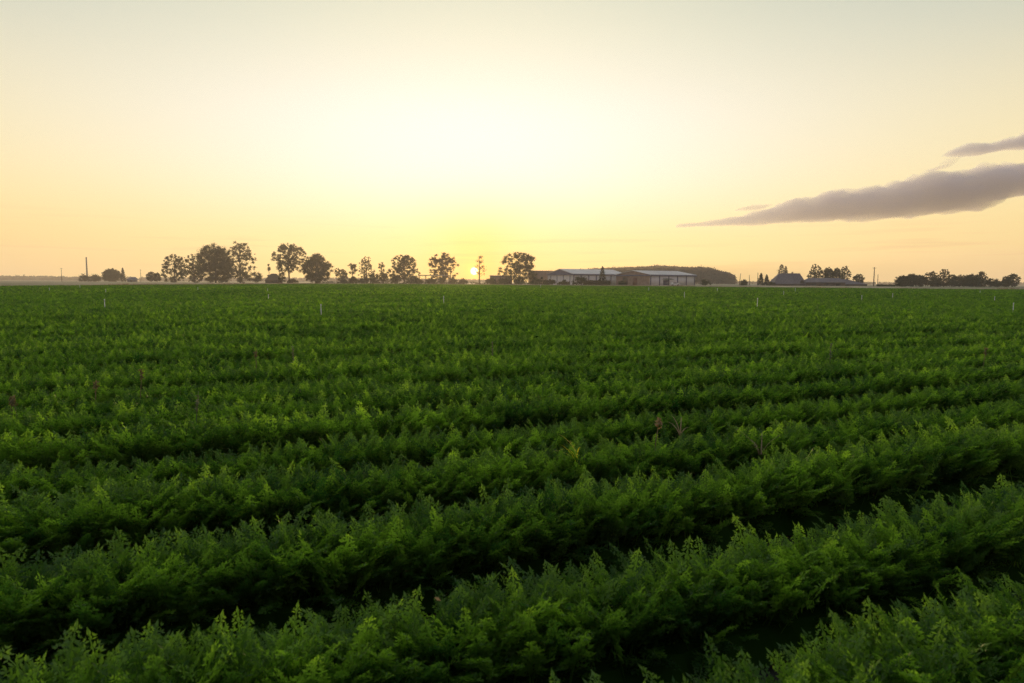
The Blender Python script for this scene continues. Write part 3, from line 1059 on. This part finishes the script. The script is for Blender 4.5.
def block(u0, u1, vtop, D, dy, label, mat, name, roofmat, windows=0):
    x0, x1 = gx(u0, D), gx(u1, D)
    H = zat((u0 + u1) / 2, vtop, D)
    L = x1 - x0
    root = empty(name, ((x0 + x1) / 2, D, 0), R(6))
    tag(root, label, 'building')
    b = MB()
    b.box((0, .15, (H - .5) / 2), (L, .3, H - .5)).box((0, dy - .15, (H - .5) / 2), (L, .3, H - .5))
    b.box((-L / 2 + .15, dy / 2, (H - .5) / 2), (.3, dy - .6, H - .5)).box((L / 2 - .15, dy / 2, (H - .5) / 2), (.3, dy - .6, H - .5))
    b.build('wall', mat, root)
    r = MB()
    r.slab([(-L / 2 - .3, -.3, H - .42), (L / 2 + .3, -.3, H - .42), (L / 2 + .3, dy + .3, H), (-L / 2 - .3, dy + .3, H)], .2)
    r.build('roof', roofmat, root)
    for i in range(windows):
        xx = -L / 2 + (i + .5) * L / windows
        f = MB().box((xx, -.03, H * .45), (1.5, .1, 1.4)).build('window', M_WOOD, root)
        MB().box((xx, -.09, H * .45), (1.3, .06, 1.2)).build('pane', M_GLASS, f)
    MB().box((L * .3, -.03, 1.25), (2.4, .1, 2.5)).build('door', M_DARK, root)
    return root
block(530.5, 553, 270.3, 425, 14, 'tall brown windowless-looking block between the spreading tree and left warehouse', M_BRICK, 'storage_building', M_BRICK, 3)
block(490.5, 512, 275.3, 430, 9, 'low brown building just right of the setting sun', M_BRICK, 'low_building', M_ROOFG, 3)

# open shelter, flat roof on posts
D = 438
x0, x1 = gx(418, D), gx(450.5, D)
H = zat(434, 275.0, D)
sh = empty('open_shelter', ((x0 + x1) / 2, D, 0))
tag(sh, 'long open shelter with a thin flat roof left of the sun', 'shelter')
L = x1 - x0
MB().box((0, 2, H - .25), (L, 5, .5)).build('roof', M_CONC, sh)
for i in range(6):
    for yy in (-.2, 4.2):
        MB().box((-L / 2 + .5 + i * (L - 1) / 5, yy, (H - .5) / 2), (.3, .3, H - .5)).build('post', M_POLE, sh)

# pitched-roof helper for the farm buildings
def pitched(name, u0, u1, vr, ve, D, Wd, hipl, hipr, label, wallmat, roofmat, cat='house', rz=0.0):
    x0, x1 = gx(u0, D), gx(u1, D)
    L = x1 - x0
    zr, ze = zat((u0 + u1) / 2, vr, D), zat((u0 + u1) / 2, ve, D)
    root = empty(name, ((x0 + x1) / 2, D, 0), rz)
    tag(root, label, cat)
    i_ = .45
    b = MB()
    b.box((0, i_ + .15, ze / 2), (L - 2 * i_, .3, ze)).box((0, Wd - i_ - .15, ze / 2), (L - 2 * i_, .3, ze))
    b.box((-L / 2 + i_ + .15, Wd / 2, ze / 2), (.3, Wd - 2 * i_ - .6, ze)).box((L / 2 - i_ - .15, Wd / 2, ze / 2), (.3, Wd - 2 * i_ - .6, ze))
    b.build('wall', wallmat, root)
    r = MB()
    A, B = (-L / 2 + hipl, Wd / 2, zr), (L / 2 - hipr, Wd / 2, zr)
    f0, f1, k0, k1 = (-L / 2, 0, ze), (L / 2, 0, ze), (-L / 2, Wd, ze), (L / 2, Wd, ze)
    r.slab([f0, f1, B, A], .15)
    r.slab([A, B, k1, k0], .15)
    r.slab([k0, f0, A], .15)
    r.slab([f1, k1, B], .15)
    r.build('roof', roofmat, root)
    return root, L, ze, zr

hs, L, ze, zr = pitched('farmhouse', 773.5, 807, 273.2, 284.0, 400, 11, 5.0, 2.4,
                        'grey-roofed farmhouse with a steep roof nearly down to the ground', M_WOOD, M_ROOFG)
MB().box((-2.0, 5.3, zr + .3), (.8, .8, 1.1)).build('chimney', M_BRICK, hs)
MB().box((3.0, 5.3, zr + .25), (.8, .8, 1.0)).build('chimney', M_BRICK, hs)
dm = MB()
dm.slab([(2.4, .9, 2.2), (4.6, .3, 1.4), (5.6, 3.6, zr - 1.2), (3.6, 4.6, zr - .25)], .15)
dm.build('dormer_roof', M_ROOFG, hs)
MB().slab([(5.4, -.1, .1), (8.6, -.1, .1), (8.0, .6, 2.6), (7.0, .8, 3.3), (6.0, .6, 2.6)], .1).build('porch_opening', M_DARK, hs)
bn, L, ze, zr = pitched('barn', 806.5, 846, 278.0, 282.3, 398, 10, 3.0, 1.5, 'long low barn with a grey pitched roof right of the farmhouse', M_WOOD, M_ROOFG, 'barn')
for xx in (-7, 0, 7):
    MB().box((xx, .4, .75), (2.6, .12, 1.5)).build('door', M_DARK, bn)
s2, L, ze, zr = pitched('shed', 839, 868, 279.2, 284.2, 404, 8, 1.0, 11, 'darker lean-to shed sloping down at the right end of the barn', M_WOOD, M_ROOFG, 'shed')
MB().box((-3, .4, .5), (2.2, .12, 1.0)).build('door', M_DARK, s2)
ht, L, ze, zr = pitched('hut', 264, 279.5, 273.6, 280.4, 426, 7, 3.2, 3.2, 'small dark hut with a peaked roof under the slim columnar tree', M_WOOD, M_WOOD, 'hut')
MB().box((0, .42, .6), (1.2, .12, 1.2)).build('door', M_DARK, ht)
bs, L, ze, zr = pitched('tin_shed', 126, 135.5, 277.0, 279.8, 520, 5, 1.6, 1.6, 'tiny blue-grey shed right of the narrow conifer', M_BLUE, M_BLUE, 'shed')
MB().box((0, .42, .9), (1.6, .12, 1.6)).build('door', M_DARK, bs)

# white van-like car in front of the right warehouse
D = 352
car = empty('parked_car', (gx(675, D), D, 0), R(4))
tag(car, 'white car parked in front of the right-hand warehouse', 'car')
cb = MB()
prof = [(-2.3, .35), (2.3, .35), (2.35, .8), (2.1, .95), (1.2, 1.05), (.6, 1.55), (-1.2, 1.6), (-1.9, 1.1), (-2.35, 1.0)]
fr = [(x, -.85, z) for x, z in prof]
bk = [(x, .85, z) for x, z in prof]
cb.poly(fr); cb.poly(bk[::-1])
for i in range(len(prof)):
    j = (i + 1) % len(prof)
    cb.poly([fr[j], fr[i], bk[i], bk[j]])
cb.build('body', M_CAR, car)
MB().slab([(-1.5, -.86, 1.12), (.8, -.86, 1.12), (.45, -.86, 1.48), (-1.15, -.86, 1.5)], -.02).build('side_window', M_GLASS, car)
for xx in (-1.45, 1.45):
    for yy in (-.8, .8):
        MB().tube([(xx, yy - .1, .33), (xx, yy + .1, .33)], .33, 12).build('wheel', M_TYRE, car)

# ------------------------------------------------------------------ poles, chimney
def pole(u, vtop, D, r, label, du=0.0, cross=False):
    x = gx(u, D)
    H = zat(u, vtop, D)
    root = empty('utility_pole', (x, D, 0))
    tag(root, label, 'pole')
    dx = du / F * D
    MB().tube([(0, 0, -.2), (dx * .5, 0, H * .5), (dx, 0, H)], [r * 1.15, r, r * .8], 7).build('post', M_POLE, root)
    if cross:
        MB().box((dx, 0, H - .5), (1.8, .12, .12)).build('crossbar', M_POLE, root)
        for s in (-.75, 0, .75):
            MB().tube([(dx + s, 0, H - .44), (dx + s, 0, H - .2)], .06, 6).build('insulator', M_WHITE, root)
pole(61.5, 268, 480, .16, 'thin pole at the far left, left of the tall chimney', cross=True)
pole(140.6, 269.5, 470, .16, 'thin pole between the tiny blue-grey shed and two small trees', cross=True)
pole(739, 273.5, 400, .16, 'left of the two thin leaning posts right of the wood', 1.2)
pole(749.5, 275, 400, .15, 'right of the two thin leaning posts right of the wood', -.8)
pole(757.3, 272.5, 402, .18, 'thin post touching the left spruce near the farmhouse')
pole(873.4, 267.3, 360, .24, 'taller thick pole between the barn and the grove', cross=True)
pole(877.3, 274.5, 400, .15, 'shorter thin pole right beside the tall thick one')
pole(1011, 278, 330, .12, 'slanting thin pole right of the last grove tree', 8)
pole(700.5, 264.5, 420, .12, 'very thin mast in front of the wooded rise')
D = 620
ch = empty('chimney_stack', (gx(87, D), D, 0))
H = zat(87, 257.5, D)
tag(ch, 'tall slender industrial chimney on the far left horizon', 'chimney')
MB().tube([(0, 0, 0), (0, 0, H * .5), (0, 0, H - 1)], [.8, .65, .5], 14).build('shaft', M_CONC, ch, smooth=True)
MB().tube([(0, 0, H - 1), (0, 0, H)], [.66, .66], 14).build('rim', M_BRICK, ch)

# ------------------------------------------------------------------ white stakes in the crop
STK = [  # u, vtop, vbottom
 (320.5, 304.0, 311.5, 'tall white stake in the left half of the field, nearest and largest'),
 (757.6, 297.8, 304.2, 'tall white stake below the farmhouse in the right half of the field'),
 (103.3, 298.8, 304.5, 'white stake on the left, below the narrow conifer'),
 (1014.6, 302.5, 308.0, 'white stake at the extreme right side of the field'),
 (443.4, 295.8, 301.5, 'thin white stake just left of the point below the sun'),
 (684.6, 291.8, 296.5, 'white stake below the right end of the right-hand warehouse'),
 (104.8, 288.8, 291.5, 'small far white stake straight above the larger left one'),
 (48.7, 287.7, 290.2, 'leftmost tiny white stake near the far edge'),
 (79.2, 284.8, 287.3, 'tiny white stake below the tall chimney'),
 (197.3, 287.0, 289.6, 'tiny white stake below the left side of the big dense tree'),
 (267.4, 294.3, 297.4, 'small white stake nearer of two below the peaked hut'),
 (267.0, 288.6, 291.0, 'tiny white stake farther of two below the peaked hut'),
 (540.5, 284.6, 287.4, 'tiny white stake below the tall brown block'),
 (648.6, 287.6, 290.6, 'tiny white stake below the left corner of the right warehouse'),
 (717.3, 288.2, 290.8, 'tiny white stake below the right end of the wood'),
 (783.8, 291.0, 294.0, 'small white stake below the left part of the farmhouse roof'),
 (795.2, 288.0, 290.8, 'tiny white stake below the right part of the farmhouse roof'),
 (862.4, 295.2, 298.8, 'small white stake below the small round tree past the barn'),
 (893.0, 293.2, 296.4, 'small white stake below the left end of the grove'),
 (980.3, 290.6, 293.0, 'tiny far white stake below the right part of the grove'),
 (995.3, 296.4, 299.4, 'small white stake below the last trees of the grove'),
]
for (u, vt, vb, lb) in STK:
    D = 614.0 / (vb - hor(u))
    zt = zat(u, vt, D)
    root = empty('field_stake', (gx(u, D), D, 0), random.uniform(0, 3))
    tag(root, lb, 'stake', 'white stakes standing in the crop')
    r = .008 + D * .00017
    lx = random.uniform(-.02, .02)
    MB().tube([(0, 0, 0), (lx, 0, zt - .05)], r, 8).build('post', M_WHITE, root)
    MB().tube([(lx, 0, zt - .08), (lx, 0, zt)], [r * 1.5, r * 1.3], 8).build('cap', M_WHITE, root)

# ------------------------------------------------------------------ weeds above the crop
def blade_quads(p, az, L, wd, droop, rs, seg=5):
    q = []
    dirv = np.array([math.cos(az), math.sin(az), 0])
    side = np.array([-math.sin(az), math.cos(az), 0])
    pts, cur, th = [np.array(p, float)], np.array(p, float), droop[0]
    for i in range(seg):
        th2 = droop[0] + (droop[1] - droop[0]) * (i / seg)
        cur = cur + (dirv * math.cos(th2) + np.array([0, 0, math.sin(th2)])) * L / seg
        pts.append(cur)
    for i in range(seg):
        w0, w1 = wd * (1 - i / seg) ** .6, wd * (1 - (i + 1) / seg) ** .6
        q.append([pts[i] - side * w0, pts[i] + side * w0, pts[i + 1] + side * w1, pts[i + 1] - side * w1])
    return q

def weed(u, vtop, vbase, kind, label, mats):
    """vbase: where the plant comes out of the crop top"""
    D = 614.0 / (vbase - hor(u))
    vis = (vbase - vtop) * D / F
    H = zat(u, vtop, D) - vis * (.2 if kind == 'leafy' or u == 580 else .75 if kind == 'grass' else .5)
    seed = int(u * 7 + vtop)
    rs = np.random.default_rng(seed)
    root = empty('weed', (gx(u, D), D, 0), 0)
    tag(root, label, 'weed', 'weeds standing above the crop')
    q = []
    s = rs.normal(0, .05 * H, 2)
    def stem(z):
        f = z / H
        return np.array([s[0] * f * f, s[1] * f * f, z])
    r0 = .003 + D * .0002
    if kind != 'grass':
        MB().tube([tuple(stem(z)) for z in (0, H * .4, H * .7, H - (vis * .9 if kind == 'grass' else 0))], [r0, r0, r0 * .8, r0 * .5], 5).build('stem', mats[0], root)
    if kind == 'grass':
        for i in range(6):
            z0 = min(H - vis * .9, .28)
            q += blade_quads((rs.normal(0, .004), rs.normal(0, .004), z0), rs.uniform(0, 6.28), (H - z0) * rs.uniform(.65, 1.12), .003 + D * .0005,
                             (R(rs.uniform(60, 88)), R(rs.uniform(-30, 30))), rs)
        nm = 'blades'
    elif kind == 'leafy':
        for i in range(26):
            z = H - vis * 1.2 * rs.uniform()
            a = rs.uniform(0, 6.28)
            q += blade_quads(stem(z), a, vis * .33 * (1.6 - z / H), .007 + D * .0003, (R(rs.uniform(20, 70)), R(-10)), rs, 3)
        nm = 'leaves'
    else:  # seedhead
        for i in range(36):
            z = H - vis * .5 * rs.uniform()
            p = stem(z) + rs.normal(0, .009, 3)
            a, b = rs.normal(size=3), rs.normal(size=3)
            a /= np.linalg.norm(a); b = np.cross(a, b); b /= np.linalg.norm(b)
            q.append([p - a * .014, p + b * .009, p + a * .014, p - b * .009])
        nm = 'seedhead'
    V = np.array(q).reshape(-1, 3)
    mesh_object(nm, V, np.arange(len(V)).reshape(-1, 4), mats[1], root, tint=rs.uniform(0, 1, len(V) // 4))

WD = [
 (3, 392, 404, 'seed', 'rusty brown seedhead at the left edge of the picture', (M_DOCK, M_DOCK)),
 (12, 396, 405, 'seed', 'short rusty seedhead right beside the one at the left edge', (M_DOCK, M_DOCK)),
 (134, 361, 381, 'seed', 'brownish stalk with a seedhead in the left quarter', (M_TAN, M_DOCK)),
 (88, 373, 390, 'seed', 'curved pale stalk with a reddish head, left of the brownish stalk', (M_TAN, M_DOCK)),
 (189, 388, 406, 'leafy', 'pale forked leafy weed in the left part of the field', (M_PALEWEED, M_PALEWEED)),
 (291, 341, 358, 'leafy', 'tall pale green leafy weed left of centre', (M_PALEWEED, M_PALEWEED)),
 (254, 346, 357, 'seed', 'rusty seedhead left of the tall pale green weed', (M_TAN, M_DOCK)),
 (493, 339, 351, 'leafy', 'thin pale weed near the centre of the field', (M_PALEWEED, M_PALEWEED)),
 (656, 413, 428, 'seed', 'thin tan stalk with a small head right of the yellow grass', (M_TAN, M_TAN)),
 (684, 404, 414, 'grass', 'little tuft of tan grass right of the thin tan stalk', (M_TAN, M_TAN)),
 (987, 340, 356, 'seed', 'reddish dry stalk at the right side of the field', (M_TAN, M_DOCK)),
 (833, 340, 354, 'leafy', 'pale upright weed in the right half of the field', (M_PALEWEED, M_PALEWEED)),
 (766, 414, 428, 'grass', 'tan grass tuft in the right half, low among the rows', (M_TAN, M_TAN)),
 (580, 421, 438, 'grass', 'bright yellow grass tuft just below the centre', (M_YELLOW, M_YELLOW)),
]
for a in WD:
    weed(*a)
# pale dry leaf caught on the second row
mbx = MB()
mbx.poly([(-.013, 0, 0), (0, -.004, .003), (.013, 0, .002), (0, .005, .004)])
lf = mbx.build('dry_leaf', M_TAN)
lf.location = (gx(436, 1.9), 1.9, zat(436, 610, 1.9))
lf.rotation_euler = (.9, .2, -.5)
tag(lf, 'small pale dry leaf caught in the second carrot row', 'dry leaf')

# dry grass round the field edge
def grass_strip():
    Vs = []
    rs = np.random.default_rng(3)
    segs = [((-77.5, 30), (-77.5, 194)), ((-77.5, 194), (-70.5, 300)), ((-70.5, 300.5), (-40, 291)), ((-40, 291), (38.5, 190.5)),
            ((38.5, 190.5), (87.5, 135.5)), ((87.5, 135.5), (118.5, 96.5)), ((118.5, 96.5), (140, 30))]
    for (x0, y0), (x1, y1) in segs:
        Ls = math.hypot(x1 - x0, y1 - y0)
        nx, ny = -(y1 - y0) / Ls, (x1 - x0) / Ls
        if nx * (x0 + x1) / 2 + ny * ((y0 + y1) / 2 - 90) < 0:
            nx, ny = -nx, -ny
        m = int(Ls * 75)
        t = rs.uniform(0, 1, m); w = rs.uniform(0, 1, m) ** 1.5 * 9
        bx = x0 + (x1 - x0) * t + nx * w
        by = y0 + (y1 - y0) * t + ny * w
        h = rs.uniform(.25, .62, m) * (1 + .25 * noise1(t * Ls, 77, 4.0))
        wd = rs.uniform(.03, .08, m)
        a = rs.uniform(0, 6.28, m)
        dx, dy = np.cos(a) * wd, np.sin(a) * wd
        lx, ly = rs.normal(0, .12, m), rs.normal(0, .12, m)
        Vs.append(np.stack([np.stack([bx - dx, by - dy, np.zeros(m)], -1), np.stack([bx + dx, by + dy, np.zeros(m)], -1),
                            np.stack([bx + lx, by + ly, h], -1)], 1).reshape(-1, 3))
    V = np.concatenate(Vs)
    o = mesh_object('dry_grass', V, np.arange(len(V)).reshape(-1, 3), M_STRAW, tint=rs.uniform(0, 1, len(V) // 3))
    tag(o, 'straw-coloured dry grass along the far edge of the green field', 'grass', kind='stuff')
grass_strip()

# ------------------------------------------------------------------ clouds: closed bodies of thin vapour far beyond the field
def cloud_mat(name, dens, colr, g_=0.25):
    m, g, out = base_mat(name)
    pv = g.n('ShaderNodeVolumePrincipled')
    pv.inputs['Color'].default_value = (*colr, 1)
    pv.inputs['Density'].default_value = dens
    pv.inputs['Anisotropy'].default_value = g_
    g.link(pv.outputs[0], out.inputs['Volume'])
    return m
M_CLOUD = cloud_mat('cloud_vapour', 0.0055, (0.80, 0.80, 0.98))
M_CLOUD2 = cloud_mat('thin_cloud_vapour', 0.0036, (0.84, 0.80, 0.92))

def cloud(name, top, bot, D, label, mat, seed, deep=1.4, n_=300, ring=48, amp=.25, extra=110):
    us = np.linspace(top[0][0], top[-1][0], n_)
    tv = np.interp(us, [p[0] for p in top], [p[1] for p in top])
    bv = np.interp(us, [p[0] for p in bot], [p[1] for p in bot])
    rs = np.random.default_rng(seed)
    x = (us - 512) / F * D
    zt = CAMZ + (HOR + (us - 512) * .0048 - tv) / F * D
    zb = CAMZ + (HOR + (us - 512) * .0048 - bv) / F * D
    zc, h = (zt + zb) / 2, np.maximum((zt - zb) / 2, 1.5)
    # the body narrows to both ends
    nz_ = rs.normal(size=(ring, 8))
    V = []
    hm = float(h.max())
    for i in range(n_):
        for j in range(ring):
            a = 2 * math.pi * j / ring
            base = Vector((x[i], D + math.cos(a) * (h[i] * deep + extra), zc[i] + math.sin(a) * h[i]))
            p1 = Vector((base.x / hm * .9, base.y / hm * .9, base.z / hm * 2.2)) + Vector((seed * 3.1, 0, 0))
            nn = mnoise.fractal(p1, .8, 2.1, 5)
            up = .5 + .5 * math.sin(a)
            f = 1 + amp * nn * (.6 + .9 * up)
            rag = amp * hm * .30 * mnoise.fractal(p1 * 2.7, .8, 2.0, 4) * (.35 + .65 * up)
            if i in (0, n_ - 1):
                f *= .1
                rag = 0
            V.append((x[i], D + math.cos(a) * (h[i] * deep + extra) * f, zc[i] + math.sin(a) * h[i] * f + rag))
    Q = [(i * ring + j, i * ring + (j + 1) % ring, (i + 1) * ring + (j + 1) % ring, (i + 1) * ring + j) for i in range(n_ - 1) for j in range(ring)]
    Tt = []
    for j in range(1, ring - 1):
        Tt.append((0, j + 1, j))
        b = (n_ - 1) * ring
        Tt.append((b, b + j, b + j + 1))
    c0 = np.array([x.mean(), D, zc.mean()])
    o = mesh_object(name, np.array(V) - c0, [np.array(Q), np.array(Tt)], mat, smooth=True)
    o.location = c0
    tag(o, label, 'cloud')
    return o
cloud('cloud',
      [(674, 225.6), (700, 223), (737, 217), (767, 208.5), (791, 201), (824, 192.5), (868, 189.5), (898, 182), (922, 175), (969, 172.5), (999, 166), (1019, 163.5), (1065, 158), (1125, 166), (1190, 184)],
      [(674, 227.6), (700, 227.2), (747, 226), (777, 224.5), (824, 222.5), (878, 221), (915, 216.5), (976, 211), (986, 203), (1022, 196), (1080, 191), (1190, 188)],
      6000, 'long mauve-grey cloud tapering to a point on the left', M_CLOUD, 3)
cloud('cloud', [(938, 157), (945, 152), (955, 147.5), (975, 148), (992, 144), (1016, 136.5), (1060, 128), (1110, 134)],
      [(938, 158), (950, 159), (969, 158.5), (992, 153), (1022, 152), (1060, 150), (1110, 138)],
      6600, 'smaller ragged cloud above the long one at the right edge', M_CLOUD, 8)
cloud('cloud', [(922, 171.5), (934, 168), (944, 158)], [(922, 172.5), (936, 171.5), (947, 160)],
      6700, 'faint small wisp hanging from the left end of the upper cloud', M_CLOUD2, 5, n_=80)
cloud('cloud', [(734, 210), (748, 206.5), (764, 206)], [(734, 211.5), (752, 211.5), (768, 208)],
      6300, 'small wisp just above the tapering left part of the long cloud', M_CLOUD2, 6, n_=80)

# ------------------------------------------------------------------ haze
m, g, out_ = base_mat('haze_air')
pv = g.n('ShaderNodeVolumePrincipled')
pv.inputs['Color'].default_value = (1.0, 0.89, 0.83, 1)
pv.inputs['Density'].default_value = 0.00033
pv.inputs['Anisotropy'].default_value = 0.45
g.link(pv.outputs[0], out_.inputs['Volume'])
hz = MB().box((0, 800, 39), (3600, 1900, 80)).build('haze', m)
tag(hz, 'warm evening haze over the field', 'haze', kind='stuff')
